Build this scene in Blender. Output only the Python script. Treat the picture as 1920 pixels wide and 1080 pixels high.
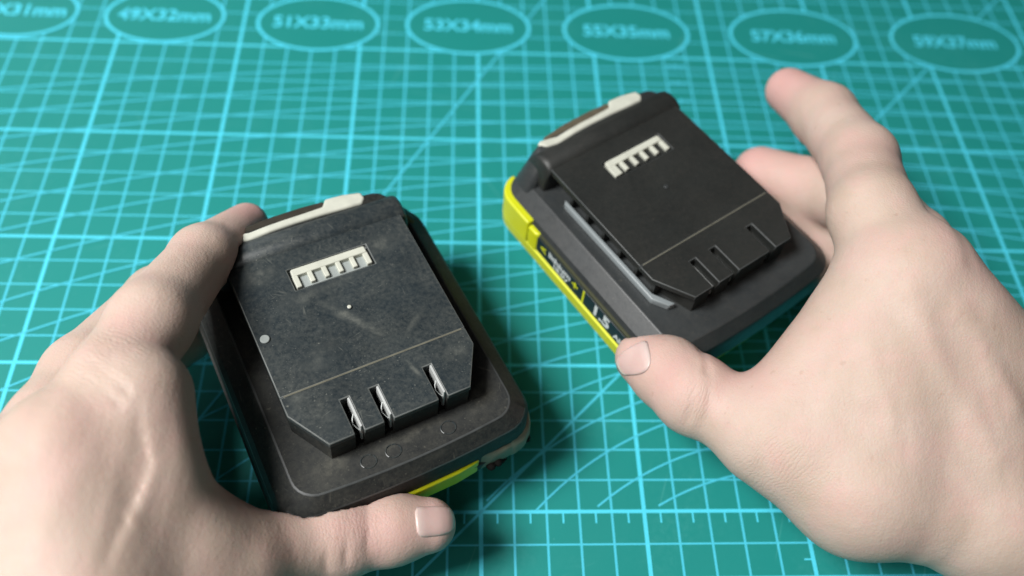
import bpy, bmesh, math
import numpy as np
from mathutils import Matrix, Vector
from mathutils.bvhtree import BVHTree

for o in list(bpy.data.objects):
    bpy.data.objects.remove(o)
scene = bpy.context.scene
COL = scene.collection
S = 0.01                      # everything below is written in centimetres

# ------------------------------------------------------------------ camera
cd = bpy.data.cameras.new('camera'); cam = bpy.data.objects.new('camera', cd); COL.objects.link(cam)
cd.sensor_width = 36.0; cd.lens = 30.445; cd.clip_start = 0.01; cd.clip_end = 50
cam.matrix_world = Matrix([[0.997717, -0.011949, -0.066475, -0.008848], [-0.025735, 0.842727, -0.537726, -0.08405], [0.062445, 0.538208, 0.840495, 0.257521], [0, 0, 0, 1]])
cd.dof.use_dof = True; cd.dof.focus_distance = 0.232; cd.dof.aperture_fstop = 6.5
cd.dof.aperture_blades = 0
scene.camera = cam
# ------------------------------------------------------------------ world and lamps
w = bpy.data.worlds.new('World'); scene.world = w; w.use_nodes = True
w.node_tree.nodes['Background'].inputs[0].default_value = (0.80, 0.90, 1.0, 1)
w.node_tree.nodes['Background'].inputs[1].default_value = 0.022
def area(name, loc, target, size, power, color):
    l = bpy.data.lights.new(name, 'AREA'); l.shape = 'RECTANGLE'; l.size = size[0]; l.size_y = size[1]
    l.energy = power; l.color = color
    o = bpy.data.objects.new(name, l); COL.objects.link(o)
    o.location = loc
    d = Vector(target) - Vector(loc)
    o.rotation_euler = d.to_track_quat('-Z', 'Y').to_euler()
    return o
area('desk_lamp', (-0.58, -0.11, 0.93), (0.0, 0.04, 0.03), (0.33, 0.33), 18.5, (1.0, 0.99, 0.97))
area('front_fill', (-0.35, -0.55, 1.05), (0.0, 0.02, 0.03), (0.5, 0.5), 1.5, (1.0, 0.98, 0.95))  # unseen fill light added on the camera side
area('sheen_fill', (-0.85, 0.95, 0.55), (-0.05, 0.12, 0.0), (0.7, 0.5), 1.8, (0.90, 0.96, 1.0))  # unseen light added at back left for sheen on the mat
vs = scene.view_settings
vs.view_transform = 'Standard'; vs.look = 'None'; vs.gamma = 1.0; vs.exposure = 0.0; vs.use_curve_mapping = False
scene.render.engine = 'CYCLES'

# ------------------------------------------------------------------ helpers
def tag(o, label=None, cat=None, group=None, kind=None):
    if label: o['label'] = label
    if cat: o['category'] = cat
    if group: o['group'] = group
    if kind: o['kind'] = kind
    return o
def link(name, me, mat=None, parent=None, smooth=None):
    o = bpy.data.objects.new(name, me); COL.objects.link(o)
    if mat is not None: me.materials.append(mat)
    if parent is not None: o.parent = parent
    if smooth is not None:
        for p in me.polygons: p.use_smooth = True
        me.set_sharp_from_angle(angle=math.radians(smooth))
    return o
def mesh_from(name, verts, faces):
    me = bpy.data.meshes.new(name)
    me.from_pydata([tuple(S * c for c in v) for v in verts], [], faces); me.update()
    return me
def bevel(o, width, seg=2, angle=30):
    m = o.modifiers.new('bevel', 'BEVEL'); m.width = width * S; m.segments = seg
    m.limit_method = 'ANGLE'; m.angle_limit = math.radians(angle)
    return o
def prism(name, poly, z0, z1, mat, parent, bev=0.0, seg=2):
    n = len(poly)
    a = sum(poly[i][0] * poly[(i + 1) % n][1] - poly[(i + 1) % n][0] * poly[i][1] for i in range(n))
    if a < 0: poly = poly[::-1]
    zz0 = z0 if isinstance(z0, (list, tuple)) else [z0] * n
    zz1 = z1 if isinstance(z1, (list, tuple)) else [z1] * n
    v = [(p[0], p[1], z) for p, z in zip(poly, zz0)] + [(p[0], p[1], z) for p, z in zip(poly, zz1)]
    f = [list(range(n))[::-1], list(range(n, 2 * n))] + [[i, (i + 1) % n, n + (i + 1) % n, n + i] for i in range(n)]
    o = link(name, mesh_from(name, v, f), mat, parent)
    if bev:
        for p in o.data.polygons: p.use_smooth = True
        o.data.set_sharp_from_angle(angle=math.radians(35))
        bevel(o, bev, seg)
    return o
def box(name, x0, x1, y0, y1, z0, z1, mat, parent, bev=0.0, seg=2):
    return prism(name, [(x0, y0), (x1, y0), (x1, y1), (x0, y1)], z0, z1, mat, parent, bev, seg)
def rrect(xh, yb, yf, rb, rf, n=7, bow=0.0):
    """plan outline with rounded corners, back corners rb, front corners rf, front edge bowed out"""
    pts = []
    for cx, cy, r, a0 in ((xh - rb, yb - rb, rb, 0), (-xh + rb, yb - rb, rb, 90), (-xh + rf, yf + rf, rf, 180), (xh - rf, yf + rf, rf, 270)):
        for i in range(n):
            a = math.radians(a0 + 90 * i / (n - 1))
            pts.append((cx + r * math.cos(a), cy + r * math.sin(a)))
        if a0 == 180:
            for i in range(1, 6):
                x = (-xh + rf) + (2 * xh - 2 * rf) * i / 6
                pts.append((x, yf - bow * (1 - (x / (xh - rf)) ** 2)))
    return pts
def loft(name, levels, mat, parent, smooth=28, bev=0.0):
    n = len(levels[0][1]); v = []; f = []
    for z, ps in levels: v += [(p[0], p[1], z) for p in ps]
    for k in range(len(levels) - 1):
        for i in range(n):
            j = (i + 1) % n
            f.append([k * n + i, k * n + j, (k + 1) * n + j, (k + 1) * n + i])
    f.append(list(range(n))[::-1]); f.append([(len(levels) - 1) * n + i for i in range(n)])
    o = link(name, mesh_from(name, v, f), mat, parent, smooth)
    if bev: bevel(o, bev, 2, 25)
    return o
def tube(name, pts, r, mat, parent, n=8):
    v = []; f = []
    P = [Vector(p) for p in pts]
    for k, p in enumerate(P):
        d = (P[min(k + 1, len(P) - 1)] - P[max(k - 1, 0)]).normalized()
        u = d.orthogonal().normalized(); t = d.cross(u)
        for i in range(n):
            a = 2 * math.pi * i / n
            v.append(tuple(p + r * (math.cos(a) * u + math.sin(a) * t)))
    for k in range(len(P) - 1):
        for i in range(n):
            j = (i + 1) % n
            f.append([k * n + i, k * n + j, (k + 1) * n + j, (k + 1) * n + i])
    f.append(list(range(n))[::-1]); f.append([(len(P) - 1) * n + i for i in range(n)])
    return link(name, mesh_from(name, v, f), mat, parent, 60)
def text_mesh(body, size, bold=0.0):
    c = bpy.data.curves.new('text', 'FONT'); c.body = body; c.size = size * S
    c.align_x = 'CENTER'; c.align_y = 'CENTER'; c.offset = bold * S; c.resolution_u = 3
    o = bpy.data.objects.new('text', c); COL.objects.link(o)
    bpy.context.view_layer.update()
    me = bpy.data.meshes.new_from_object(o.evaluated_get(bpy.context.evaluated_depsgraph_get()))
    bpy.data.objects.remove(o); bpy.data.curves.remove(c)
    return me

# ------------------------------------------------------------------ materials
class N:
    def __init__(s, name):
        s.m = bpy.data.materials.new(name); s.m.use_nodes = True
        s.t = s.m.node_tree; s.b = s.t.nodes['Principled BSDF']
    def n(s, typ, **kw):
        x = s.t.nodes.new(typ)
        for k, v in kw.items():
            if k.startswith('i_'):
                key = k[2:]
                x.inputs[int(key) if key.isdigit() else key.replace('_', ' ')].default_value = v
            else: setattr(x, k, v)
        return x
    def l(s, a, b): s.t.links.new(a, b)
    def coord(s, scale=1.0, rot=(0, 0, 0)):
        t = s.n('ShaderNodeTexCoord'); m = s.n('ShaderNodeMapping')
        sc = scale if isinstance(scale, (tuple, list)) else (scale,) * 3
        m.inputs['Scale'].default_value = sc; m.inputs['Rotation'].default_value = rot
        s.l(t.outputs['Object'], m.inputs['Vector']); return m.outputs[0]
    def noise(s, vec, scale, detail=4, rough=.55, dist=0.0):
        x = s.n('ShaderNodeTexNoise'); x.inputs['Scale'].default_value = scale; x.inputs['Detail'].default_value = detail
        x.inputs['Roughness'].default_value = rough; x.inputs['Distortion'].default_value = dist
        s.l(vec, x.inputs['Vector']); return x.outputs['Fac']
    def ramp(s, fac, stops):
        x = s.n('ShaderNodeValToRGB'); e = x.color_ramp.elements
        while len(e) < len(stops): e.new(0.5)
        for q, (p, c) in zip(e, stops):
            q.position = p; q.color = (c, c, c, 1) if not isinstance(c, (tuple, list)) else (*c, 1)
        s.l(fac, x.inputs[0]); return x.outputs[0]
    def mix(s, fac, a, b):
        x = s.n('ShaderNodeMix', data_type='RGBA')
        for val, idx in ((fac, 0), (a, 6), (b, 7)):
            if isinstance(val, (int, float)): x.inputs[idx].default_value = val
            elif isinstance(val, tuple): x.inputs[idx].default_value = (*val, 1)
            else: s.l(val, x.inputs[idx])
        return x.outputs[2]
    def math(s, op, a, b=None, c=None):
        x = s.n('ShaderNodeMath', operation=op)
        for i, v in enumerate((a, b, c)):
            if v is None: continue
            if isinstance(v, (int, float)): x.inputs[i].default_value = v
            else: s.l(v, x.inputs[i])
        return x.outputs[0]
    def bump(s, h, strength, dist):
        x = s.n('ShaderNodeBump'); x.inputs['Strength'].default_value = strength; x.inputs['Distance'].default_value = dist
        s.l(h, x.inputs['Height']); s.l(x.outputs[0], s.b.inputs['Normal']); return x
    def setp(s, **kw):
        for k, v in kw.items():
            i = s.b.inputs[k.replace('_', ' ')]
            if isinstance(v, (int, float)): i.default_value = v
            elif isinstance(v, tuple): i.default_value = (*v, 1) if len(v) == 3 and i.type == 'RGBA' else v
            else: s.l(v, i)
        return s

def plain(name, col, rough=.5, spec=.5, metal=0.0, var=0.12, nscale=120):
    q = N(name); c = q.coord()
    nz = q.noise(c, nscale, 5)
    q.setp(Base_Color=q.mix(nz, tuple(x * (1 - var) for x in col), tuple(min(1, x * (1 + var)) for x in col)),
           Roughness=q.math('MULTIPLY_ADD', nz, .2, rough - .1), Specular_IOR_Level=spec, Metallic=metal)
    q.bump(q.noise(c, 2500, 3), .05, .0002)
    return q.m
def plastic(name, col, dust=0.0, rough=.42, dustcol=(.22, .20, .16), scratch=0.0, spec=.45, stains=()):
    q = N(name); c = q.coord()
    big = q.noise(c, 45, 6, .65, .6); fine = q.noise(c, 420, 6, .7)
    base = q.mix(q.ramp(big, [(.3, .0), (.75, 1.)]), tuple(x * .8 for x in col), tuple(x * 1.25 for x in col))
    ro = q.math('MULTIPLY_ADD', fine, .22, rough - .1)
    if dust:
        d1 = q.ramp(q.math('MULTIPLY', q.noise(c, 60, 9, .78, .5), q.noise(c, 900, 4, .7)), [(.16, 0.), (.46, 1.)])
        d1 = q.math('MULTIPLY', d1, dust)
        for sc, lo, amt in ((1900, .69, .8), (800, .72, .9), (3200, .66, .6)):
            sp = q.ramp(q.noise(c, sc, 1, .5), [(lo, 0.), (lo + .05, 1.)])
            sp = q.math('MULTIPLY', sp, q.ramp(q.noise(c, 110 + sc * .02, 4), [(.42, .05), (.66, amt)]))
            d1 = q.math('MAXIMUM', d1, q.math('MULTIPLY', sp, min(1, dust * 2.8)))
        for (sx, sy, rx, ry, an, am) in stains:
            m = q.n('ShaderNodeMapping', vector_type='TEXTURE'); t = q.n('ShaderNodeTexCoord')
            m.inputs['Location'].default_value = (sx * S, sy * S, 0); m.inputs['Rotation'].default_value = (0, 0, math.radians(an)); m.inputs['Scale'].default_value = (rx * S, ry * S, 1)
            q.l(t.outputs['Object'], m.inputs['Vector'])
            ln = q.n('ShaderNodeVectorMath', operation='LENGTH'); q.l(m.outputs[0], ln.inputs[0])
            k = q.math('MULTIPLY', q.ramp(ln.outputs['Value'], [(.15, 1.), (1., 0.)]), q.ramp(q.noise(c, 350, 6, .75), [(.35, .1), (.7, 1.)]))
            d1 = q.math('MAXIMUM', d1, q.math('MULTIPLY', k, am))
        if scratch:
            acc = None
            for k, (rz, sx) in enumerate(((.5, 1), (1.3, 1.0), (2.2, .8), (2.75, 1.1), (.1, .9))):
                cc = q.n('ShaderNodeMapping'); cc.inputs['Scale'].default_value = (1500 * sx, 130, 130)
                q.l(q.coord(1.0, (0, 0, rz)), cc.inputs['Vector']); cc = cc.outputs[0]
                a = q.ramp(q.noise(cc, 1.0, 2, .4, .15), [(.68, 0.), (.74, 1.)])
                msk = q.ramp(q.noise(q.coord(1.0, (.3 * k, k, 0)), 130, 3), [(.5, 0.), (.62, 1.)])
                a = q.math('MULTIPLY', a, msk)
                acc = a if acc is None else q.math('MAXIMUM', acc, a)
            d1 = q.math('MAXIMUM', d1, q.math('MULTIPLY', acc, scratch))
        base = q.mix(d1, base, dustcol)
        ro = q.math('MULTIPLY_ADD', d1, .35, ro)
    q.setp(Base_Color=base, Roughness=ro, Specular_IOR_Level=spec)
    q.bump(fine, .12, .0003)
    return q.m

M = {}
def mat_material(name, ca, cb, spec):
    q = N(name); c = q.coord()
    col = q.mix(q.noise(c, 9, 5), ca, cb)
    scuff = q.math('MULTIPLY', q.ramp(q.noise(c, 26, 7, .7, .4), [(.5, 0.), (.75, 1.)]), q.ramp(q.noise(c, 500, 4, .7), [(.4, 0.), (.7, .30)]))
    cut = None
    for k, rz in enumerate((.35, 1.2, 1.75, 2.6)):
        m = q.n('ShaderNodeMapping'); m.inputs['Scale'].default_value = (700, 14, 1); q.l(q.coord(1.0, (0, 0, rz)), m.inputs['Vector'])
        a = q.math('MULTIPLY', q.ramp(q.noise(m.outputs[0], 1.0, 1, .4, .05), [(.735, 0.), (.76, .45)]), q.ramp(q.noise(q.coord(1, (k, 0, 0)), 30, 2), [(.5, 0.), (.6, 1.)]))
        cut = a if cut is None else q.math('MAXIMUM', cut, a)
    lint = q.ramp(q.noise(c, 900, 1, .4), [(.775, 0.), (.80, .5)])
    d = q.math('MAXIMUM', scuff, q.math('MAXIMUM', cut, lint))
    q.setp(Base_Color=q.mix(d, col, tuple(min(1, x * 1.2 + .07) for x in cb)), Roughness=q.math('MULTIPLY_ADD', q.noise(c, 40, 5), .25, .36), Specular_IOR_Level=spec)
    q.bump(q.math('ADD', q.noise(c, 1800, 2), q.math('MULTIPLY', cut, -3.0)), .12, .0002)
    return q.m
M['mat_green'] = mat_material('mat_green', (.012, .222, .202), (.016, .255, .232), .25)
M['ink'] = mat_material('mat_ink', (.075, .60, .78), (.090, .66, .84), .25)
M['ink_thin'] = mat_material('mat_ink_thin', (.062, .48, .63), (.078, .58, .74), .25)
M['old_plastic'] = plastic('dusty_black_plastic', (.017, .025, .030), dust=.27, rough=.34, scratch=.30, dustcol=(.23, .235, .20),
    stains=((-.08, -2.53, 1.2, .22, -54, .6), (.32, -3.1, .5, .16, -54, .55), (-.9, -1.5, 1.2, .3, 8, .35), (1.3, -3.3, .8, .14, 40, .4), (-1.2, -3.3, 1.0, .5, 20, .28), (1.5, -.7, .9, .45, 0, .4), (-1.7, -.45, .7, .45, 0, .4), (.75, -4.5, .10, .5, 15, .6), (-2.0, -4.1, .5, .3, 50, .4), (1.9, -4.5, .5, .4, 0, .4), (.1, -1.4, 2.0, .15, 3, .3), (-1.6, -5.0, .5, .5, 0, .25)))
M['dust_line'] = plain('dust_in_seam', (.13, .125, .095), .7, .2, var=.5, nscale=300)
M['old_side'] = plastic('dusty_black_plastic_shell', (.014, .016, .017), dust=.26, rough=.58, spec=.30, scratch=.35, dustcol=(.155, .15, .12), stains=((-1.9, -5.7, .9, .5, 20, .55), (2.1, -5.5, .9, .6, 40, .5), (0, -5.75, 2.2, .3, 0, .5), (2.7, -2.5, .35, 3.2, 0, .4), (-2.65, -2.5, .3, 3.2, 0, .3), (.6, -6.4, 1.4, .12, 3, .3)))
M['new_deck'] = plastic('black_plastic_deck', (.016, .018, .017), dust=.10, rough=.46, dustcol=(.12, .10, .08))
M['new_shell'] = plastic('grey_plastic_shell', (.028, .032, .034), dust=.08, rough=.36)
M['wear_highlight'] = plain('worn_edge_highlight', (.13, .14, .135), .5, .4, var=.4, nscale=400)  # edge highlight painted into the colour, along with worn plastic
M['wear_highlight_dark'] = plain('faint_wear_highlight', (.06, .065, .065), .45, .4, var=.4, nscale=400)  # dimmer painted edge highlight, with slight wear on the old shell
M['rail_highlight'] = plain('rail_highlight_grey', (.24, .27, .28), .38, .5)  # pale grey carries the step edge's highlight in its colour
M['yellow'] = plain('yellow_green_plastic', (.60, .63, .012), .42, .5, var=.08)
M['cream'] = plain('cream_plastic', (.56, .57, .49), .5, .4, var=.24, nscale=200)
M['cell_grey'] = plain('grey_socket', (.30, .33, .32), .5, .4, var=.2)
M['recess_dark'] = plain('dark_dirty_recess', (.035, .030, .022), .6, .3, var=.5, nscale=250)
M['recess_brown'] = plain('brown_dirty_recess', (.10, .085, .058), .6, .3, var=.5, nscale=250)
M['metal'] = plain('terminal_metal', (.62, .64, .63), .5, .6, metal=.35, var=.1)
M['label_navy'] = plain('label_navy', (.012, .020, .028), .35, .5)
M['white_print'] = plain('white_print', (.62, .66, .66), .5, .3)
M['burnt'] = plain('burnt_beige_plastic', (.25, .235, .175), .65, .3, var=.4, nscale=260)
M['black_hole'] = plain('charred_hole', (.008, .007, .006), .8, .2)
M['olive'] = plain('olive_edge', (.055, .058, .030), .5, .4)

# ------------------------------------------------------------------ the cutting mat
MX0, MX1, MY0, MY1 = -34.0, 46.0, -22.0, 44.0
mat = prism('cutting_mat', [(MX0, MY0), (MX1, MY0), (MX1, MY1), (MX0, MY1)], -0.30, 0.0, M['mat_green'], None, .05)
tag(mat, 'green cutting mat with cyan printed grid, arcs and sized ovals under everything', 'cutting mat')
def strips(name, segs, z, m):
    v = []; f = []
    for (x0, y0, x1, y1, wd) in segs:
        L = math.hypot(x1 - x0, y1 - y0); nx, ny = -(y1 - y0) / L * wd / 2, (x1 - x0) / L * wd / 2
        b = len(v); v += [(x0 + nx, y0 + ny, z), (x0 - nx, y0 - ny, z), (x1 - nx, y1 - ny, z), (x1 + nx, y1 + ny, z)]
        f.append([b, b + 1, b + 2, b + 3])
    return link(name, mesh_from(name, v, f), m, mat)
GX0, GX1, GY0, GY1 = -30, 40, -18, 40
strips('thin_line_print', [(GX0, y, GX1, y, .058) for y in range(GY0, GY1 + 1) if y % 5], .002, M['ink_thin'])
strips('thin_line_print', [(x, GY0, x, GY1, .074) for x in range(GX0, GX1 + 1) if x % 5], .004, M['ink_thin'])
strips('bold_line_print', [(GX0, y, GX1, y, .112) for y in range(GY0, GY1 + 1, 5) for y in [y] if y % 5 == 0] +
       [(GX0, y, GX1, y, .112) for y in range(-15, GY1 + 1, 5)], .006, M['ink'])
strips('bold_line_print', [(x, GY0, x, GY1, .128) for x in range(GX0, GX1 + 1, 5)], .008, M['ink'])
strips('ruler_tick_print', [(x + .5, -.05, x + .5, -.36, .055) for x in range(GX0, GX1)], .010, M['ink'])
strips('ruler_tick_print', [(9.98, y + .5, 9.72, y + .5, .05) for y in range(-18, 0)], .010, M['ink'])
strips('diagonal_line_print', [(-16, -16, 38, 38, .085)], .012, M['ink_thin'])
strips('diagonal_line_print', [(-18.5, 18.35 - 1.732 * 18.5, 9, 18.35 + 1.732 * 9, .085)], .014, M['ink_thin'])
ARCS = [(1.35, 9.25), (2.4, 10.3), (3.6, 11.5), (4.51, 13.66), (5.6, 16.5), (6.47, 22.9), (7.4, 28.7), (8.4, 35.7), (9.5, 43.8),
        (10.5, 52), (11.55, 60), (12.55, 67), (13.55, 77), (14.5, 87), (15.45, 97), (16.3, 123), (17.4, 140), (18.4, 160), (19.35, 187)]
for A, R_ in ARCS:
    cy = A - R_; seg = []
    prev = None
    for i in range(181):
        x = 10 - 34 + 68 * i / 180
        dx = x - 10
        if abs(dx) >= R_ * .999: prev = None; continue
        y = cy + math.sqrt(R_ * R_ - dx * dx)
        if y < -.02: prev = None; continue
        if prev: seg.append((*prev, x, y, .064))
        prev = (x, y)
    strips('arc_line_print', seg, .016, M['ink_thin'])
OV = [(-19.33, 21.69, 4.7, 3.1, '47X31mm'), (-13.33, 21.65, 4.9, 3.2, '49X32mm'), (-6.86, 21.48, 5.1, 3.3, '51X33mm'), (-0.41, 21.58, 5.3, 3.4, '53X34mm'), (6.55, 21.53, 5.5, 3.5, '55X35mm'), (14.1, 21.53, 5.7, 3.6, '57X36mm'), (21.6, 21.52, 5.9, 3.7, '59X37mm')]
for (cx, cy, a, b, txt) in OV:
    n = 64
    def ell(s, z, k=0): return [(cx + (a / 2 + s) * math.cos(2 * math.pi * i / n), cy + (b / 2 + s) * math.sin(2 * math.pi * i / n), z) for i in range(n)]
    link('oval_field_print', mesh_from('oval', ell(0, .020), [list(range(n))]), M['mat_green'], mat)
    link('oval_ring_print', mesh_from('ring', ell(.07, .024) + ell(-.07, .024), [[i, (i + 1) % n, n + (i + 1) % n, n + i][::-1] for i in range(n)]), M['ink'], mat)
    t = link('size_text_print', text_mesh(txt, .98, .022), M['ink'], mat)
    t.location = (cx * S, cy * S, .028 * S); t.scale = (.93, 1, 1)
strips('small_mark_print', [(8.12 + .27 * k, y, 8.30 + .27 * k, y, .22 if k % 2 else .16) for y in (19.45, 18.45, 17.4, 16.3) for k in range(3)], .028, M['ink_thin'])

# ------------------------------------------------------------------ the batteries
WD, LC, LF, WF = 2.4, -4.46, -5.52, 1.79
SLOTS = (-1.05, -.32, 1.07); SY = -4.56; SW = .115
def battery(mw, old):
    e = bpy.data.objects.new('power_tool_battery', None); COL.objects.link(e)
    e.empty_display_size = .02; e.matrix_world = Matrix(mw)
    shell_m = M['old_side'] if old else M['new_shell']; deck_m = M['old_plastic'] if old else M['new_deck']
    shoulder_m = M['old_plastic'] if old else M['new_shell']
    # shell: walls, chamfered shoulder and flat top
    lv = [(-2.12, rrect(3.40, 1.22, -6.56, .70, .85, bow=.10)),
          (-1.42, rrect(3.36, 1.24, -6.56, .70, .85, bow=.10)),
          (-1.20, rrect(3.24, 1.20, -6.52, .68, .80, bow=.10)),
          (-.83, rrect(2.82, 1.00, -6.22, .55, .60, bow=.10))]
    body = loft('shell', lv, shell_m, e, 16, .028)
    if old: body['label'] = 'dusty scratched black plastic shell'
    # base tray in yellow
    fb = 0 if old else .12
    lb = [(-2.70, rrect(3.22, 1.08, -6.36 + fb, .8, .7, bow=.08)), (-2.58, rrect(3.42, 1.24, -6.56 + fb, .68, .8, bow=.10)),
          (-2.16, rrect(3.45, 1.27, -6.61 + fb, .7, .85, bow=.10)), (-2.05, rrect(3.33, 1.17, -6.5, .9, .8, bow=.10))]
    base = loft('base_tray', lb, M['old_side'] if old else M['yellow'], e, 30)
    if old: prism('yellow_insert', [(-1.5, -6.3), (-1.5, -6.69), (0, -6.735), (1.0, -6.73), (1.62, -6.66), (1.75, -6.3)], -2.56, -1.88, M['yellow'], e, .06, 3)
    # deck with three open slots
    def deck_poly(w, wf, lc, lf, yb):
        p = [(-w, yb), (-w, lc), (-wf, lf)]
        for s in SLOTS: p += [(s - SW, lf), (s - SW, SY), (s + SW, SY), (s + SW, lf)]
        return p + [(wf, lf), (w, lc), (w, yb)]
    core = prism('deck_core', deck_poly(2.37 if old else 2.06, 1.77 if old else 1.70, LC + .02, LF + (.012 if old else .03), .30), -.84, -.16, shell_m if old else deck_m, e)
    YS = -3.95
    front = [(-WD, YS), (-WD, LC), (-WF, LF)]
    for s in SLOTS: front += [(s - SW, LF), (s - SW, SY), (s + SW, SY), (s + SW, LF)]
    front += [(WF, LF), (WD, LC), (WD, YS)]
    dp1 = prism('deck_plate', front, -.20, -.008, deck_m, e, .026, 2)
    box('seam_line', -2.3, 2.3, YS - .025, YS + .02, -.03, -.002 if old else -.009, M['dust_line'], e)
    dp2 = prism('deck_plate', [(-WD, .05), (-WD, YS + .001), (WD, YS + .001), (WD, .05)], -.20, 0.0, deck_m, e, .026, 2)
    cut = box('pocket_cutter', -1.02, 1.14, -1.23, -.54, -.12, .3, deck_m, e)
    bo = dp2.modifiers.new('pocket', 'BOOLEAN'); bo.object = cut; bo.operation = 'DIFFERENCE'; bo.solver = 'EXACT'
    bv_ = dp2.modifiers['bevel']; dp2.modifiers.remove(bv_)
    bpy.context.view_layer.update()
    nm = bpy.data.meshes.new_from_object(dp2.evaluated_get(bpy.context.evaluated_depsgraph_get()))
    dp2.modifiers.clear(); dp2.data = nm; bpy.data.objects.remove(cut)
    for p_ in nm.polygons: p_.use_smooth = True
    nm.set_sharp_from_angle(angle=math.radians(35)); bevel(dp2, .022, 2)
    while len(nm.materials) > 1: nm.materials.pop()
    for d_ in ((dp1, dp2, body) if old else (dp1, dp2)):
        d_.data.materials.append(M['wear_highlight'] if old and d_ is not body else M['wear_highlight_dark']); d_.modifiers['bevel'].material = 1  # bevel faces take the painted edge highlight
    # slot floors and contact blades
    for s in SLOTS:
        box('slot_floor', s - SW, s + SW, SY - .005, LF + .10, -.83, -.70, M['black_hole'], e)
        zt = .012 if old else -.34
        box('terminal', s + .055, s + SW - .004, SY - .03, LF + .12, -.69, zt, M['metal'], e, .008, 1)
        tube('contact_spring', [(s + .05, SY - .40, zt - .16), (s - .02, SY - .52, zt - .14), (s - .05, SY - .62, zt - .20), (s + .0, SY - .72, zt - .24), (s + .05, SY - .80, zt - .26)], .012, M['metal'], e, 6)
    # rails under the lip, with little ribs
    for sx in (() if old else (-1, 1)):
        a, b = sorted((sx * 2.02, sx * 2.50))
        prism('rail', [(sx * 2.36, -.70), (sx * 2.47, -.80), (sx * 2.47, -4.70), (sx * 2.20, -5.12), (sx * 2.0, -5.16), (sx * 2.33, -4.55)], -.83, -.60, M['rail_highlight'] if not old else M['old_side'], e, .03, 2)
        for k in range(6):
            y = -.9 - k * .72
            a, b = sorted((sx * 2.04, sx * 2.30))
            box('rib', a, b, y - .05, y + .05, -.82, -.20, deck_m, e)
    # back ridge
    prof = [(.00, -1.0), (-.02, -.55), (-.01, -.03), (.10, .06), (.26, .12), (.48, .12), (.70, .04), (.92, -.18), (1.06, -.6), (1.08, -1.0)]
    secs = [(-2.62, .30), (-2.55, .72), (-2.45, .93), (-2.3, 1.0), (2.3, 1.0), (2.5, .97), (2.58, .86), (2.64, .40)]
    v = []; f = []; n = len(prof)
    for x, k in secs:
        for (y, z) in prof: v.append((x, .10 * (1 - k) + y, -1.0 + (z + 1.0) * (k if z > -.9 else 1)))
    for a in range(len(secs) - 1):
        for b in range(n - 1): f.append([a * n + b, a * n + b + 1, (a + 1) * n + b + 1, (a + 1) * n + b][::-1])
    f.append(list(range(n))); f.append([(len(secs) - 1) * n + b for b in range(n)][::-1])
    rg = link('back_ridge', mesh_from('back_ridge', v, f), deck_m, e, 50)
    bevel(rg, .03, 2, 35)
    # release latch: cream frame with a brown recess
    bowy = lambda pl: [(x, y + .10 * (1 - (x / 2.1) ** 2) - .06) for x, y in pl]
    low = [(-2.16, 1.10), (-1.98, .86), (-1.6, .82), (-1.35, .82), (-.95, .84), (-.3, .84), (.4, .84), (1.1, .84), (1.60, .86), (1.74, .96), (1.70, 1.20), (1.2, 1.27), (.72, 1.27), (.56, 1.03), (0, 1.0), (-.5, 1.0), (-1.0, 1.0), (-1.5, .99), (-2.02, 1.17)]
    zt_ = [.06 - .03 * (x / 2.0) ** 2 - .06 * max(0, y - .95) for x, y in low]
    low = [(x, y - (.07 if y < .9 and abs(x) < 1.8 else 0)) for x, y in low]; bl = bowy(low); ar = sum(bl[i][0] * bl[(i + 1) % len(bl)][1] - bl[(i + 1) % len(bl)][0] * bl[i][1] for i in range(len(bl)))
    prism('latch', bl, -.45, zt_[::-1] if ar < 0 else zt_, M['cream'], e, .06, 3)
    prism('latch_recess', bowy([(-1.85, .98), (-1.0, .98), (0, .98), (.66, .98), (.66, 1.26), (0, 1.28), (-1.0, 1.28), (-1.85, 1.22)]), -.55, -.02, M['recess_dark'] if old else M['recess_brown'], e, .05, 3)
    loft('latch_housing', [(-.95, rrect(3.02, 1.16, .22, .55, .25)), (-.80, rrect(2.92, 1.12, .26, .55, .22)), (-.35, rrect(2.62, 1.12, .34, .5, .2)), (-.08, rrect(2.36, 1.10, .40, .45, .18)), (-.02, rrect(2.25, 1.05, .45, .4, .15))], shell_m, e, 40)
    # cream comb connector
    x0, x1, y0, y1 = -.95, 1.07, -.59, -1.17
    conn = [(x0 - .04, y0 - .22), (x0 + .03, y0), (x1, y0), (x1, y0 - .17)]
    prism('connector', [(x0, y0 - .03), (x0 + .04, y0), (x1 - .03, y0), (x1, y0 - .04), (x1, y0 - .22), (x0, y0 - .22)], -.13, .035, M['cream'], e, .022)
    cb = box('connector_socket', x0 + .02, x1 - .02, y1 + .0, y0 - .18, -.13, -.085, M['cell_grey'] if old else M['new_deck'], e)
    for k in range(6):
        wv = .11 if k not in (0, 5) else .12
        xc = x0 + .06 + (x1 - x0 - .12) * k / 5
        if k == 0 and not old: wv = .22; xc += .04
        box('connector_tooth', xc - wv * .6, xc + wv * .6, y1 + (.04 if k not in (0, 5) else 0), y0 - .19, -.13, .018, M['cream'], e, .020)
    # moulded dots, circles and seam
    def disc(name, x, y, z, r, h, m):
        prism(name, [(x + r * math.cos(2 * math.pi * i / 16), y + r * math.sin(2 * math.pi * i / 16)) for i in range(16)], z - .01, z + h, m, e, .02)
    disc('moulding_dot', .01, -2.24, 0, .075, .035, M['old_plastic'] if old else M['new_shell'])
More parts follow.
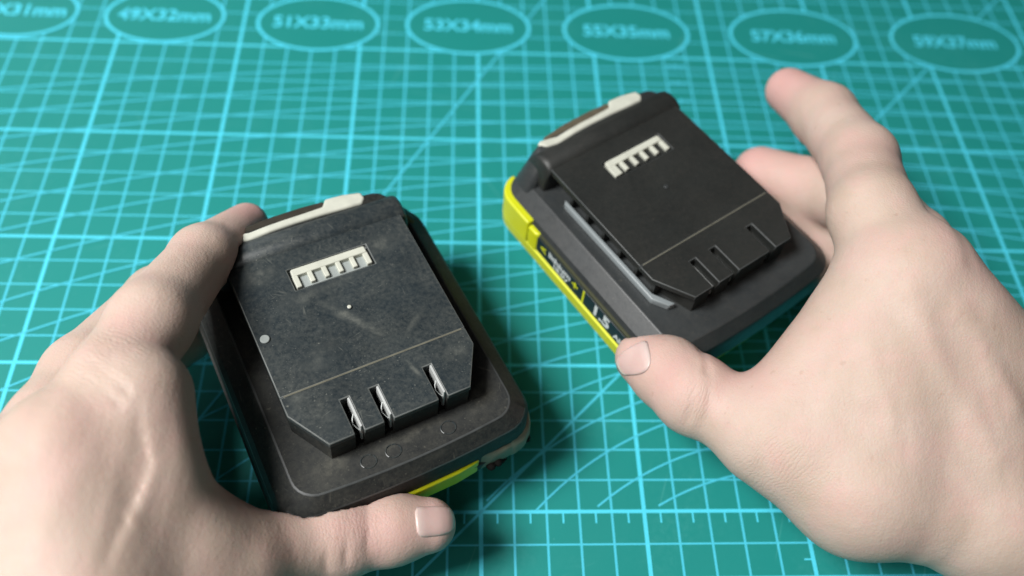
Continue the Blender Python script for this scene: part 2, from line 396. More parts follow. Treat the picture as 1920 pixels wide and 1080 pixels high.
    for s, dy in (((-1.05, 0), (-.42, 0), (1.02, 0)) if old else ()):
        pts = [(s + .02 + .19 * math.cos(2 * math.pi * i / 20), -5.93 + .17 * math.sin(2 * math.pi * i / 20), -.824) for i in range(21)]
        tube('moulded_ring', pts, .016, shoulder_m, e, 5)
    if old:
        disc('moulding_dot', .01, -2.24, .01, .055, .04, M['cream'])
        disc('glue_blob', -2.18, -2.30, 0, .12, .05, M['cell_grey'])
        # burnt, melted front corner
        arc = [(1.68, -6.66), (1.9, -6.655), (2.15, -6.64), (2.4, -6.62), (2.6, -6.59)]
        for k in range(9):
            a = math.radians(275 + 85 * k / 8); arc.append((2.57 + .88 * math.cos(a), -5.75 + .88 * math.sin(a)))
        arc += [(3.45, -5.5), (3.45, -5.2), (3.44, -5.0)]
        v = []; f = []; n = len(arc); rows = ((-1.78, -.10, .10), (-1.86, .035, .09), (-2.15, .07, .03), (-2.42, .075, .04), (-2.60, .02, .07), (-2.66, -.3, .03))
        rng = np.random.default_rng(4)
        for (z, off, am) in rows:
            for k, (x, y) in enumerate(arc):
                d = math.hypot(x - 1.2, y + 4.6); ed = min(1, min(k, n - 1 - k) / 2)
                o_ = off * ed - .05 * (1 - ed) + rng.normal(0, .018)
                v.append((x + (x - 1.2) / d * o_, y + (y + 4.6) / d * o_, z - .25 * (k / n) * (z > -2) + rng.normal(0, am * .45)))
        for r_ in range(len(rows) - 1):
            for k in range(n - 1): f.append([r_ * n + k, (r_ + 1) * n + k, (r_ + 1) * n + k + 1, r_ * n + k + 1])
        mc = link('melted_corner', mesh_from('melted_corner', v, f), M['burnt'], e, 60)
        sd = mc.modifiers.new('sub', 'SUBSURF'); sd.levels = 2; sd.render_levels = 2
        for (hx, hy, hz, hr) in ((1.95, -6.70, -2.46, .13), (2.15, -6.70, -2.42, .12), (2.30, -6.68, -2.5, .08), (3.12, -6.42, -2.40, .13), (3.22, -6.25, -2.34, .10), (2.42, -6.64, -2.55, .06)):
            bm = bmesh.new(); bmesh.ops.create_icosphere(bm, subdivisions=2, radius=hr * S)
            for v in bm.verts: v.co = v.co * (1 + .3 * math.sin(900 * v.co.x + 700 * v.co.z)) + Vector((hx, hy, hz)) * S
            me = bpy.data.meshes.new('charred_hole'); bm.to_mesh(me); bm.free()
            link('charred_hole', me, M['black_hole'], e, 80)
    else:
        # yellow side block and label on the left wall
        outer = []; inner = []
        for k in range(9):
            a = math.radians(95 + 85 * k / 8); ca, sa = math.cos(a), math.sin(a)
            outer.append((-2.70 + .77 * ca, .52 + .77 * sa)); inner.append((-2.70 + .45 * ca, .52 + .45 * sa))
        outer += [(-3.475, .2), (-3.475, -.45)]; inner += [(-3.15, .2), (-3.15, -.45)]
        prism('side_block', outer + inner[::-1], -2.14, -1.22, M['yellow'], e, .05, 3)
        prism('side_block', [(-3.46, -.46), (-3.46, -.80), (-3.40, -.92), (-3.15, -.92), (-3.15, -.46)], -2.14, -1.34, M['yellow'], e, .06, 3)
        box('label_edge', -3.385, -3.2, -5.6, -.9, -1.46, -1.34, M['olive'], e, .01)
        lab = box('label_panel', -3.415, -3.2, -5.75, -.86, -2.06, -1.45, M['label_navy'], e, .01)
        def side_text(body, y, z, size, m, bold=.01, sx=1.0, name='label_text'):
            t = link(name, text_mesh(body, size, bold), m, lab)
            t.matrix_local = Matrix.Translation((-3.4185 * S, y * S, z * S)) @ Matrix(((0, 0, -1, 0), (-1, 0, 0, 0), (0, 1, 0, 0), (0, 0, 0, 1))) @ Matrix.Diagonal((sx, 1, 1, 1))
            return t
        side_text('lithium', -1.98, -1.63, .33, M['white_print'], .012, 1.15)
        side_text('18.0V', -2.05, -1.90, .26, M['white_print'], .010, 1.2)
        side_text('+', -2.72, -1.70, .50, M['yellow'], .02)
        side_text('<', -1.20, -1.72, .46, M['yellow'], .02)
        side_text('1.5', -3.92, -1.74, .62, M['white_print'], .025, 1.05)
        side_text('Ah', -4.72, -1.86, .32, M['white_print'], .012)
        box('label_divider', -3.422, -3.3, -3.16, -3.08, -2.05, -1.46, M['yellow'], lab)
    return e
bat_old = battery([[0.9845, -0.48782, 0.05277, -0.04874], [0.48609, 0.98578, 0.04412, 0.06332], [-0.06686, -0.01617, 1.09785, 0.05033], [0, 0, 0, 1]], True)
tag(bat_old, 'scratched dusty black battery with melted corner, held in the left hand', 'battery', 'batteries held over the mat')
bat_new = battery([[0.91454, -0.6112, -0.00673, 0.04341], [0.61124, 0.91452, 0.00635, 0.10819], [0.00207, -0.00902, 1.09996, 0.0488], [0, 0, 0, 1]], False)
tag(bat_new, 'clean dark grey battery with yellow edge and printed label, held in the right hand', 'battery', 'batteries held over the mat')

# ------------------------------------------------------------------ hands: smooth union of tapered limbs, meshed with surface nets
def seg_d(P, a, b, ra, rb):
    a = np.asarray(a, np.float32); b = np.asarray(b, np.float32)
    ab = b - a; t = np.clip(((P - a) @ ab) / max(float(ab @ ab), 1e-6), 0, 1)
    d = P - a - t[..., None] * ab
    return np.sqrt((d * d).sum(-1)) - (ra + (rb - ra) * t)
def tri_d(P, a, b, c, ra, rb, rc):
    a, b, c = (np.asarray(q, np.float32) for q in (a, b, c))
    n = np.cross(b - a, c - a); n /= np.linalg.norm(n)
    h = (P - a) @ n; Q = P - h[..., None] * n
    v0, v1 = b - a, c - a; v2 = Q - a
    d00, d01, d11 = v0 @ v0, v0 @ v1, v1 @ v1
    d20 = v2 @ v0; d21 = v2 @ v1; den = d00 * d11 - d01 * d01
    v = (d11 * d20 - d01 * d21) / den; w_ = (d00 * d21 - d01 * d20) / den; u = 1 - v - w_
    ins = (u >= 0) & (v >= 0) & (w_ >= 0)
    rin = np.abs(h) - (u * ra + v * rb + w_ * rc)
    e = np.minimum(np.minimum(seg_d(P, a, b, ra, rb), seg_d(P, b, c, rb, rc)), seg_d(P, c, a, rc, ra))
    return np.where(ins, rin, e)
def smin(a, b, k):
    h = np.clip(k - np.abs(a - b), 0, None) / k
    return np.minimum(a, b) - h * h * k * .25
def box_d(P, mw, c, hh, r):
    mw = np.array(mw, np.float64); sc = np.linalg.norm(mw[:3, 0]); Rm = mw[:3, :3] / sc; t = mw[:3, 3] / S
    q = np.abs((P - t.astype(np.float32)) @ Rm.astype(np.float32) / sc - np.asarray(c, np.float32)) - (np.asarray(hh, np.float32) - r)
    return (np.sqrt((np.maximum(q, 0) ** 2).sum(-1)) + np.minimum(q.max(-1), 0) - r) * sc
def surface_nets(D, org, h):
    s = D < 0
    cell = np.zeros(tuple(n - 1 for n in D.shape), np.int8)
    for i in (0, 1):
        for j in (0, 1):
            for k in (0, 1):
                cell += s[i:s.shape[0] - 1 + i, j:s.shape[1] - 1 + j, k:s.shape[2] - 1 + k]
    act = (cell > 0) & (cell < 8)
    idx = np.argwhere(act); vid = -np.ones(act.shape, np.int64); vid[act] = np.arange(len(idx))
    acc = np.zeros((len(idx), 3)); cnt = np.zeros(len(idx))
    cor = [(0,0,0),(1,0,0),(0,1,0),(1,1,0),(0,0,1),(1,0,1),(0,1,1),(1,1,1)]
    for a in range(8):
        for b in range(a + 1, 8):
            if sum(abs(x - y) for x, y in zip(cor[a], cor[b])) != 1: continue
            va = D[tuple((idx + cor[a]).T)]; vb = D[tuple((idx + cor[b]).T)]
            m = (va < 0) != (vb < 0); t = np.where(m, va / np.where(m, va - vb, 1), 0)
            p = np.array(cor[a]) + t[:, None] * (np.array(cor[b]) - np.array(cor[a]))
            acc += np.where(m[:, None], p, 0); cnt += m
    V = org + h * (idx + acc / cnt[:, None])
    F = []
    for ax in range(3):
        sl0 = [slice(1, -1)] * 3; sl1 = [slice(1, -1)] * 3
        sl0[ax] = slice(0, -1); sl1[ax] = slice(1, None)
        A = s[tuple(sl0)]; B = s[tuple(sl1)]
        e = np.argwhere(A != B); inside = A[tuple(e.T)]
        off = np.ones(3, int); off[ax] = 0
        e = e + off
        u, v = (ax + 1) % 3, (ax + 2) % 3
        du = np.zeros(3, int); du[u] = 1; dv = np.zeros(3, int); dv[v] = 1
        q = np.stack([vid[tuple((e - du - dv).T)], vid[tuple((e - dv).T)], vid[tuple(e.T)], vid[tuple((e - du).T)]], 1)
        q[~inside] = q[~inside][:, ::-1]
        F.append(q)
    return V, np.concatenate(F)
def build_hand(name, spec, avoid, mat_, h=.08):
    pts = np.array([p[:3] for ch in spec['fingers'].values() for p in ch] + [p[:3] for t in spec['palm'] for p in t])
    rm = 2.0
    lo = pts.min(0) - rm; hi = pts.max(0) + rm
    lo = np.maximum(lo, spec['lo']); hi = np.minimum(hi, spec['hi'])
    nn = np.ceil((hi - lo) / h).astype(int) + 1
    ax = [lo[i] + h * np.arange(nn[i]) for i in range(3)]
    def field(prims, k, margin=1.5):
        D = np.full(tuple(nn), 9.0, np.float32)
        for pr in prims:
            p = np.array([q[:3] for q in pr]); r = max(q[3] for q in pr) + margin
            i0 = np.clip(np.floor((p.min(0) - r - lo) / h).astype(int), 0, nn); i1 = np.clip(np.ceil((p.max(0) + r - lo) / h).astype(int) + 1, 0, nn)
            if (i1 <= i0).any(): continue
            sl = tuple(slice(a, b) for a, b in zip(i0, i1))
            P = np.stack(np.meshgrid(*[ax[i][sl[i]] for i in range(3)], indexing='ij'), -1).astype(np.float32)
            if len(pr) == 3: d = tri_d(P, pr[0][:3], pr[1][:3], pr[2][:3], pr[0][3], pr[1][3], pr[2][3])
            elif len(pr) == 2: d = seg_d(P, pr[0][:3], pr[1][:3], pr[0][3], pr[1][3])
            else: d = seg_d(P, pr[0][:3], pr[0][:3], pr[0][3], pr[0][3])
            D[sl] = smin(D[sl], d, k)
        return D
    palm = field(spec['palm'], .5, 2.2)
    tot = palm
    for fn, ch in spec['fingers'].items():
        prims = [(ch[i], ch[i + 1]) for i in range(len(ch) - 1)] + [(b,) for b in spec['bumps'].get(fn, [])]
        fd = field(prims, .35)
        tot = smin(tot, smin(palm, fd, .9 if fn == 'thumb' else .7), .40)
    for c in spec['carve']:
        i = field([c], .01, .5)
        tot = -smin(-tot, i, .12)
    P = np.stack(np.meshgrid(*ax, indexing='ij'), -1).astype(np.float32)
    for mw, c, hh, r in avoid:
        bd = box_d(P, mw, c, hh, r)
        tot = -smin(-tot, bd - .015, .05)
    tot = -smin(-tot, P[..., 2] - .02, .05)
    # close the volume at the box border so that the forearm is capped
    tot[0] = tot[-1] = 1; tot[:, 0] = tot[:, -1] = 1; tot[:, :, 0] = tot[:, :, -1] = 1
    V, F = surface_nets(tot.astype(np.float64), lo, h)
    # relax a little
    E = np.concatenate([F[:, [0, 1]], F[:, [1, 2]], F[:, [2, 3]], F[:, [3, 0]]])
    for it in range(3):
        s = np.zeros_like(V); c = np.zeros(len(V))
        for a, b in ((0, 1), (1, 0)):
            for d in range(3): s[:, d] += np.bincount(E[:, a], V[E[:, b], d], len(V))
            c += np.bincount(E[:, a], minlength=len(V))
        V = V * .5 + .5 * s / c[:, None]
    # tendons, folds and creases: move the skin along its normal near a line on the back of the hand
    Nv = np.zeros_like(V); fn_ = np.cross(V[F[:, 2]] - V[F[:, 0]], V[F[:, 3]] - V[F[:, 1]])
    for k in range(4):
        for d in range(3): Nv[:, d] += np.bincount(F[:, k], fn_[:, d], len(V))
    Nv /= np.linalg.norm(Nv, axis=1)[:, None] + 1e-9
    if (Nv[V[:, 2].argmax()][2] < 0): Nv = -Nv
    disp = np.zeros(len(V)); pk_extra = np.zeros(len(V))
    for (wd, am, ln) in spec['relief']:
        best = np.full(len(V), 9.0)
        for p, q in zip(ln[:-1], ln[1:]):
            p = np.array(p); q = np.array(q); ab = q - p; L2 = float(ab[:2] @ ab[:2])
            tt = np.clip(((V[:, :2] - p[:2]) @ ab[:2]) / max(L2, 1e-6), 0, 1)
            dd = V - p - tt[:, None] * ab; dd[:, 2] *= .35
            best = np.minimum(best, np.sqrt((dd * dd).sum(1)))
        disp += 1.25 * am * np.exp(-(best / wd) ** 2) * np.clip(Nv[:, 2] * 2.5 + .6, 0, 1)
    V = V + Nv * disp[:, None]
    me = bpy.data.meshes.new(name)
    me.vertices.add(len(V)); me.vertices.foreach_set('co', (V * S).astype(np.float32).ravel())
    me.loops.add(4 * len(F)); me.loops.foreach_set('vertex_index', F.astype(np.int32).ravel())
    me.polygons.add(len(F)); me.polygons.foreach_set('loop_start', np.arange(0, 4 * len(F), 4, dtype=np.int32))
    me.update(calc_edges=True); me.validate()
    me.polygons.foreach_set('use_smooth', np.ones(len(F), bool))
    def gauss(lst):
        o = np.zeros(len(V))
        for x, y, z, r, a in lst: o = np.maximum(o, a * np.exp(-((V - np.array((x, y, z))) ** 2).sum(1) / (r * r)))
        return o
    pk = me.attributes.new('pink', 'FLOAT', 'POINT'); pk.data.foreach_set('value', gauss(spec['pink']).astype(np.float32))
    # wrinkle mask and running coordinate over each joint
    wm = np.zeros(len(V)); wt = np.zeros(len(V))
    for (x, y, z, dx, dy, dz, r, a) in spec['wrinkle']:
        dv = V - np.array((x, y, z)); g = a * np.exp(-(dv ** 2).sum(1) / (r * r))
        m = g > wm; wm[m] = g[m]; wt[m] = (dv @ np.array((dx, dy, dz)))[m]
    for nm, ar in (('wrmask', wm), ('wralong', wt)):
        at = me.attributes.new(nm, 'FLOAT', 'POINT'); at.data.foreach_set('value', ar.astype(np.float32))
    o = link(name, me, mat_)
    return o
def skin():
    q = N('skin'); c = q.coord()
    pink = q.n('ShaderNodeAttribute', attribute_name='pink').outputs['Fac']
    blot = q.noise(c, 55, 5, .6, .4)
    fine = q.noise(c, 260, 4, .6)
    col = q.mix(q.ramp(blot, [(.32, 0.), (.68, 1.)]), (.49, .375, .300), (.58, .450, .383))
    col = q.mix(q.math('MULTIPLY', q.ramp(q.noise(c, 95, 5, .65, .5), [(.45, 0.), (.70, 1.)]), .65), col, (.60, .385, .345))
    col = q.mix(q.math('MULTIPLY', q.ramp(q.noise(q.coord(1, (1, 2, 0)), 38, 4, .6, .5), [(.5, 0.), (.75, 1.)]), .40), col, (.50, .41, .33))
    col = q.mix(q.math('MULTIPLY', fine, .25), col, (.57, .41, .35))
    col = q.mix(q.math('MULTIPLY', pink, q.math('MULTIPLY_ADD', blot, .6, .60)), col, (.62, .34, .32))
    freck = q.ramp(q.noise(c, 420, 2, .4), [(.70, 0.), (.78, .35)])
    col = q.mix(freck, col, (.42, .27, .20))
    vor = q.n('ShaderNodeTexVoronoi', feature='DISTANCE_TO_EDGE'); vor.inputs['Scale'].default_value = 1100
    q.l(c, vor.inputs['Vector'])
    cells = q.ramp(vor.outputs['Distance'], [(0.0, 0.), (.25, 1.)])
    wm = q.n('ShaderNodeAttribute', attribute_name='wrmask').outputs['Fac']
    wa = q.n('ShaderNodeAttribute', attribute_name='wralong').outputs['Fac']
    ph = q.math('MULTIPLY_ADD', wa, 30.0, q.math('MULTIPLY', q.noise(c, 170, 4), 16.0))
    wav = q.math('POWER', q.math('ABSOLUTE', q.math('SINE', ph)), .45)
    wav = q.math('MULTIPLY', wav, q.math('MULTIPLY', q.math('MULTIPLY', wm, q.noise(c, 200, 2)), 2.2))
    lines = q.noise(q.coord((260, 90, 260), (0, 0, .6)), 1.0, 3, .5, .3)
    hgt = q.math('ADD', q.math('ADD', q.math('MULTIPLY', cells, .22), q.math('MULTIPLY', q.noise(c, 700, 3), .5)), q.math('ADD', wav, q.math('MULTIPLY', lines, 1.0)))
    q.setp(Base_Color=col, Roughness=q.math('MULTIPLY_ADD', fine, .18, .48), Specular_IOR_Level=.32,
           Subsurface_Weight=.22, Subsurface_Scale=.004)
    q.b.inputs['Subsurface Radius'].default_value = (1.0, .38, .22)
    q.bump(hgt, .62, .00025)
    return q.m
M['skin'] = skin()
def nail_mat():
    q = N('nail'); c = q.coord()
    al = q.n('ShaderNodeAttribute', attribute_name='along').outputs['Fac']
    col = q.mix(q.noise(c, 180, 3), (.56, .37, .34), (.64, .46, .42))
    col = q.mix(q.ramp(q.math('MULTIPLY_ADD', al, .5, .5), [(.86, 0.), (.93, .8)]), col, (.66, .60, .52))
    col = q.mix(q.ramp(q.math('MULTIPLY_ADD', al, .5, .5), [(.05, .55), (.24, 0.)]), col, (.66, .54, .50))
    q.setp(Base_Color=col, Roughness=q.math('MULTIPLY_ADD', q.noise(c, 600, 3), .2, .24), Specular_IOR_Level=.5, Subsurface_Weight=.15, Subsurface_Scale=.003)
    q.bump(q.noise(q.coord((1400, 1400, 300)), 1.0, 2), .25, .0002)
    return q.m
M['nail'] = nail_mat()
HANDS = {'L': {'bumps': {'index': [], 'thumb': [(-3.854, -1.721, 3.2, 1.019)]},
       'carve': [],
       'fingers': {'index': [(-7.24, 7.705, 4.025, 0.653), (-7.908, 5.554, 5.345, 0.864), (-8.327, 2.64, 6.775, 1.001), (-8.744, 0.725, 7.105, 1.062),
                             (-9.342, -1.028, 6.995, 1.24)],
                   'middle': [(-8.173, 7.153, 2.485, 0.845), (-9.666, 5.53, 3.145, 0.957), (-10.532, 2.185, 4.685, 1.065), (-10.667, 0.449, 5.345, 1.074),
                              (-10.973, -1.453, 5.785, 1.284)],
                   'pinky': [(-9.003, 4.934, 1.605, 0.597), (-10.745, 3.4, 1.715, 0.67), (-12.173, 0.219, 2.265, 0.8), (-13.029, -2.838, 4.245, 1.148)],
                   'ring': [(-8.859, 6.361, 1.825, 0.712), (-10.551, 4.614, 2.155, 0.807), (-11.541, 1.06, 3.585, 0.935), (-12.014, -2.107, 5.125, 1.231)],
                   'thumb': [(-1.501, -1.269, 2.815, 0.739), (-2.449, -1.397, 2.925, 0.901), (-4.01, -1.699, 3.035, 0.997), (-6.279, -2.808, 4.355, 1.169),
                             (-8.547, -4.427, 6.005, 1.325)]},
       'hi': (1.5, 9.5, 11.0),
       'lo': (-22.0, -17.0, -0.3),
       'nail': ((-1.265, -1.357, 3.585), (0.32, -0.22, 0.92), (0.664, 0.123, -0.22), 1.0, 1.1),
       'palm': [((-9.342, -1.028, 6.995, 1.24), (-6.279, -2.808, 4.355, 1.169), (-8.547, -4.427, 6.005, 1.325)),
                ((-9.342, -1.028, 6.995, 1.24), (-10.973, -1.453, 5.785, 1.284), (-8.547, -4.427, 6.005, 1.325)),
                ((-10.973, -1.453, 5.785, 1.284), (-8.547, -4.427, 6.005, 1.325), (-11.378, -5.637, 6.225, 1.165)),
                ((-10.973, -1.453, 5.785, 1.284), (-12.014, -2.107, 5.125, 1.231), (-11.378, -5.637, 6.225, 1.165)),
                ((-12.014, -2.107, 5.125, 1.231), (-13.029, -2.838, 4.245, 1.148), (-11.378, -5.637, 6.225, 1.165)),
                ((-8.072, 0.375, 7.105, 0.834), (-7.633, -1.213, 6.555, 0.698)), ((-7.633, -1.213, 6.555, 0.698), (-6.757, -2.52, 5.565, 0.657)),
                ((-8.072, 0.375, 7.105, 0.834), (-7.633, -1.213, 6.555, 0.698), (-8.547, -4.427, 6.005, 1.325)),
                ((-11.378, -5.637, 6.225, 1.165), (-8.547, -4.427, 6.005, 1.325), (-9.895, -8.344, 5.675, 1.507)),
                ((-9.895, -8.344, 5.675, 1.908), (-10.358, -13.975, 2.925, 2.204))],
       'pink': [(-6.995, 7.915, 4.025, 1.5, 1.0), (-2.832, -1.839, 4.025, 1.4, 0.4), (-8.882, -1.151, 8.205, 1.0, 0.25), (-6.451, -0.573, 5.125, 1.0, 0.6),
                (-7.465, 6.705, 4.025, 0.9, 0.5), (-1.12, -1.162, 2.925, 1.2, 0.5), (-2.965, -0.935, 2.925, 1.0, 0.35), (-8.65, 1.055, 7.325, 1, 0.25),
                (-6.509, -0.863, 4.025, 1.2, 0.4)],
       'relief': [(0.35, 0.025, [(-8.486, -1.591, 8.425), (-8.979, -2.957, 7.875), (-9.538, -4.373, 7.325)]),
                  (0.1, -0.05, [(-7.284, 2.015, 6.005), (-7.523, 1.176, 7.105)]), (0.08, -0.04, [(-8.834, 0.713, 7.985), (-7.93, 0.021, 8.205)]),
                  (0.08, -0.04, [(-8.775, 1.068, 7.875), (-7.873, 0.427, 7.985)]), (0.08, -0.03, [(-8.896, 0.383, 7.985), (-8.032, -0.296, 8.205)]),
                  (0.1, -0.04, [(-3.535, -0.936, 3.585), (-3.449, -2.75, 4.025)]), (0.09, -0.03, [(-4.077, -1.004, 3.585), (-3.907, -2.809, 4.025)]),
                  (0.09, -0.03, [(-3.055, -0.939, 3.585), (-2.915, -2.627, 4.025)]), (0.09, -0.035, [(-8.338, 5.725, 5.785), (-7.607, 4.631, 6.115)]),
                  (0.3, -0.08, [(-9.457, -0.35, 7.765), (-9.761, -1.33, 7.765)]),
                  (0.2, 0.014, [(-7.749, -1.037, 7.325), (-8.23, -2.273, 7.105), (-9.229, -3.436, 6.885)]),
                  (0.5, -0.05, [(-7.553, -1.243, 6.225), (-8.076, -2.599, 6.665)])],
       'wrinkle': [(-8.658, 0.749, 7.655, -0.326, -0.937, 0.122, 1.1, 1.0), (-3.361, -1.835, 4.025, -0.931, -0.241, 0.275, 0.8, 0.3),
                   (-8.26, 5.28, 5.785, -0.404, -0.87, 0.283, 0.6, 0.4)]},
 'R': {'bumps': {'index': [], 'thumb': [(5.887, 2.116, 3.915, 1.07)]},
       'carve': [],
       'fingers': {'index': [(10.647, 13.375, 4.685, 0.781), (11.279, 11.6, 5.345, 1.008), (11.324, 8.701, 6.445, 1.066), (10.719, 6.068, 7.215, 1.159),
                             (11.198, 3.986, 6.885, 1.436)],
                   'middle': [(9.767, 11.098, 2.925, 0.936), (11.369, 9.947, 3.365, 1.09), (12.317, 8.191, 4.905, 1.111), (12.256, 5.768, 6.005, 1.144),
                              (12.162, 3.007, 6.445, 1.288)],
                   'pinky': [(11.488, 7.92, 1.825, 0.695), (12.641, 7.428, 1.935, 0.798), (14.634, 6.534, 2.705, 0.876), (14.759, 0.645, 4.245, 1.034)],
                   'ring': [(10.445, 9.359, 2.155, 0.835), (12.097, 8.807, 2.485, 0.95), (13.567, 7.394, 3.585, 1.038), (13.91, 1.844, 5.125, 1.174)],
                   'thumb': [(4.689, 3.561, 3.255, 0.792), (5.326, 2.993, 3.475, 1.027), (5.986, 2.086, 3.805, 1.058), (7.749, 0.719, 4.245, 1.132),
                             (9.902, -0.657, 4.245, 1.527)]},
       'hi': (24.0, 15, 11.0),
       'lo': (2.0, -14.0, -0.3),
       'nail': ((4.142, 3.149, 4.025), (-0.55, -0.4, 0.74), (-0.361, -0.057, -0.66), 1.1, 1.2),
       'palm': [((11.198, 3.986, 6.885, 1.436), (9.902, -0.657, 4.245, 1.527), (13.154, -1.409, 4.025, 1.414)),
                ((11.198, 3.986, 6.885, 1.436), (12.162, 3.007, 6.445, 1.288), (13.154, -1.409, 4.025, 1.414)),
                ((12.162, 3.007, 6.445, 1.288), (13.154, -1.409, 4.025, 1.414), (16.357, 0.42, 4.025, 1.413)),
                ((12.162, 3.007, 6.445, 1.288), (13.91, 1.844, 5.125, 1.174), (16.357, 0.42, 4.025, 1.413)),
                ((13.91, 1.844, 5.125, 1.174), (14.759, 0.645, 4.245, 1.034), (16.357, 0.42, 4.025, 1.413)),
                ((11.198, 3.986, 6.885, 1.436), (7.749, 0.719, 4.245, 1.132), (9.902, -0.657, 4.245, 1.527)), ((10.3, 3.033, 6.225, 1.148), (9.629, 1.423, 5.455, 1.022)),
                ((9.629, 1.423, 5.455, 1.022), (8.421, 0.23, 4.575, 1.051)), ((10.3, 3.033, 6.225, 1.148), (9.629, 1.423, 5.455, 1.022), (9.902, -0.657, 4.245, 1.527)),
                ((13.154, -1.409, 4.025, 1.414), (16.357, 0.42, 4.025, 1.413), (21.413, -2.563, 3.475, 1.869)),
                ((13.154, -1.409, 4.025, 1.414), (17.456, -2.946, 3.475, 1.62), (21.413, -2.563, 3.475, 1.869)),
                ((21.413, -2.563, 3.475, 2.301), (27.928, -5.248, 2.925, 2.668)), ((21.413, -2.563, 3.475, 2.013), (29.192, -2.632, 3.475, 2.641))],
       'pink': [(10.401, 13.271, 4.905, 1.5, 1.0), (10.896, 7.925, 7.325, 0.9, 0.35), (5.077, 2.51, 4.355, 1.2, 0.5), (7.692, 1.921, 4.905, 1.0, 0.5),
                (9.253, 11.262, 3.145, 1.5, 0.9), (10.382, 10.774, 4.025, 1.2, 0.5), (4.588, 3.304, 3.805, 1.1, 0.6), (11.323, 4.185, 7.985, 0.8, 0.45),
                (11.43, 7.538, 7.325, 0.8, 0.35), (12.217, 8.989, 1.275, 1.5, 1), (6.549, 2.573, 4.575, 1.2, 0.4), (5.339, 1.329, 5.125, 0.7, 0.3)],
       'relief': [(0.3, 0.05, [(10.429, 2.785, 7.985), (11.196, 1.036, 7.325), (12.43, -0.752, 6.225)]),
                  (0.22, -0.09, [(12.063, 5.479, 7.545), (12.086, 4.437, 7.765), (12.042, 3.594, 7.765)]), (0.3, 0.05, [(11.641, 2.308, 7.765), (13.002, 0.384, 6.885)]),
                  (0.09, -0.045, [(11.294, 7.388, 7.545), (11.744, 6.957, 7.325)]), (0.08, -0.04, [(10.823, 6.669, 7.765), (11.272, 6.247, 7.765)]),
                  (0.09, -0.03, [(11.822, 11.938, 5.785), (11.862, 10.638, 6.225)]), (0.1, -0.06, [(6.466, -0.299, 5.015), (7.067, -0.809, 5.675)]),
                  (0.1, -0.05, [(6.969, -0.802, 4.905), (7.51, -1.29, 5.675)]), (0.1, -0.035, [(5.756, 2.511, 4.685), (5.452, 1.009, 4.465)]),
                  (0.1, -0.03, [(6.134, 2.4, 4.905), (5.871, 0.759, 4.685)]), (0.12, -0.05, [(6.149, 3.22, 4.245), (5.99, 2.235, 4.905)]),
                  (0.5, -0.06, [(8.558, 1.914, 7.325), (8.966, 0.422, 6.775), (9.746, -0.611, 6.225)]),
                  (0.18, 0.03, [(9.41, 1.678, 7.765), (9.923, -0.108, 7.325), (11.371, -0.788, 6.665), (12.376, -2.095, 6.225)])],
       'wrinkle': [(11.34, 6.863, 7.545, -0.145, -0.977, 0.155, 0.9, 1.0), (5.597, 1.38, 4.685, 0.77, -0.594, 0.232, 0.8, 0.45),
                   (12.005, 11.945, 5.785, -0.008, -0.959, 0.284, 0.6, 0.5), (7.119, -0.742, 5.125, 0.62, -0.784, 0.0, 1.2, 0.6)]}}
def avoid_for(mw):
    return [(mw, (0, -2.68, -1.83), (3.47, 3.97, .88), .25), (mw, (0, -2.45, -.45), (2.42, 3.05, .55), .1)]
hl = build_hand('hand', HANDS['L'], avoid_for([[0.9845, -0.48782, 0.05277, -0.04874], [0.48609, 0.98578, 0.04412, 0.06332], [-0.06686, -0.01617, 1.09785, 0.05033], [0, 0, 0, 1]]), M['skin'])
tag(hl, 'left hand gripping the scratched battery, thumb along its front edge', 'hand')
hr = build_hand('hand', HANDS['R'], avoid_for([[0.91454, -0.6112, -0.00673, 0.04341], [0.61124, 0.91452, 0.00635, 0.10819], [0.00207, -0.00902, 1.09996, 0.0488], [0, 0, 0, 1]]), M['skin'])
tag(hr, 'right hand holding the clean battery, index finger raised off it', 'hand')
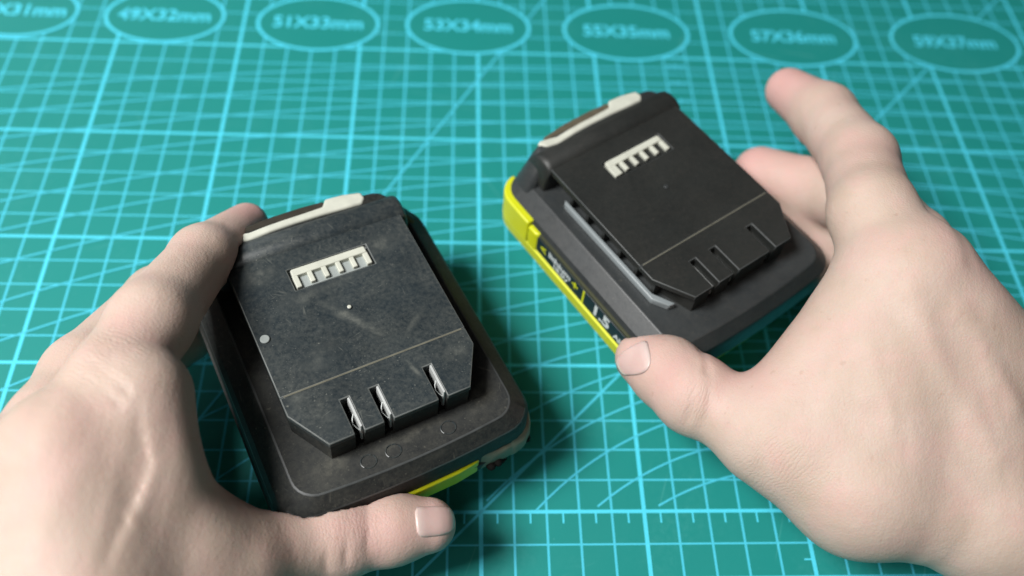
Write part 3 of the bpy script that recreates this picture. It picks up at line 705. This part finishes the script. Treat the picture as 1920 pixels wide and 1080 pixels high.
def nail(hand, c, nrm, fwd, wdt, lng):
    """thin curved plate laid on the hand's own surface"""
    bm = bmesh.new(); bm.from_mesh(hand.data); bv = BVHTree.FromBMesh(bm)
    c = Vector(c); nrm = Vector(nrm).normalized(); fwd = Vector(fwd); fwd = (fwd - fwd.dot(nrm) * nrm).normalized(); sd = nrm.cross(fwd)
    nu, nv = 15, 17; grid = []
    for j in range(nv):
        for i in range(nu):
            u = -1 + 2 * i / (nu - 1); v = -1 + 2 * j / (nv - 1)
            # squircle outline: rounded cuticle, rounded free edge
            uu = u * math.sqrt(max(0, 1 - .36 * v * v * abs(v))); vv = v * math.sqrt(max(0, 1 - .40 * u * u * abs(u)))
            ang = uu * .95
            p = (c + sd * (math.sin(ang) / math.sin(.95) * wdt / 2) + fwd * (vv * lng / 2)) * S
            dirv = (-nrm * math.cos(ang) - sd * math.sin(ang) * .6).normalized()
            hit = bv.ray_cast(p - dirv * .02, dirv, .06)
            edge = max(abs(u), abs(v)); lift = .022 * (1 - edge ** 4) - .030 * (edge ** 8)
            if v > .6: lift += .045 * (v - .6) / .4
            q = (hit[0] - dirv * lift * S) if hit[0] else p
            grid.append(q)
    bm.free()
    G = np.array([tuple(g) for g in grid]).reshape(nv, nu, 3)
    for _ in range(4):
        G[1:-1, 1:-1] = .5 * G[1:-1, 1:-1] + .125 * (G[:-2, 1:-1] + G[2:, 1:-1] + G[1:-1, :-2] + G[1:-1, 2:])
    me = bpy.data.meshes.new('thumb_nail')
    me.from_pydata([tuple(x) for x in G.reshape(-1, 3)], [], [[j * nu + i, j * nu + i + 1, (j + 1) * nu + i + 1, (j + 1) * nu + i] for j in range(nv - 1) for i in range(nu - 1)])
    vv_ = np.repeat(np.linspace(-1, 1, nv), nu)
    at = me.attributes.new('along', 'FLOAT', 'POINT'); at.data.foreach_set('value', vv_.astype(np.float32))
    o = link('thumb_nail', me, M['nail'], hand, 80)
    m = o.modifiers.new('solid', 'SOLIDIFY'); m.thickness = .0005; m.offset = -1
    return o
for hnd, key in ((hl, 'L'), (hr, 'R')):
    nail(hnd, *HANDS[key]['nail'])
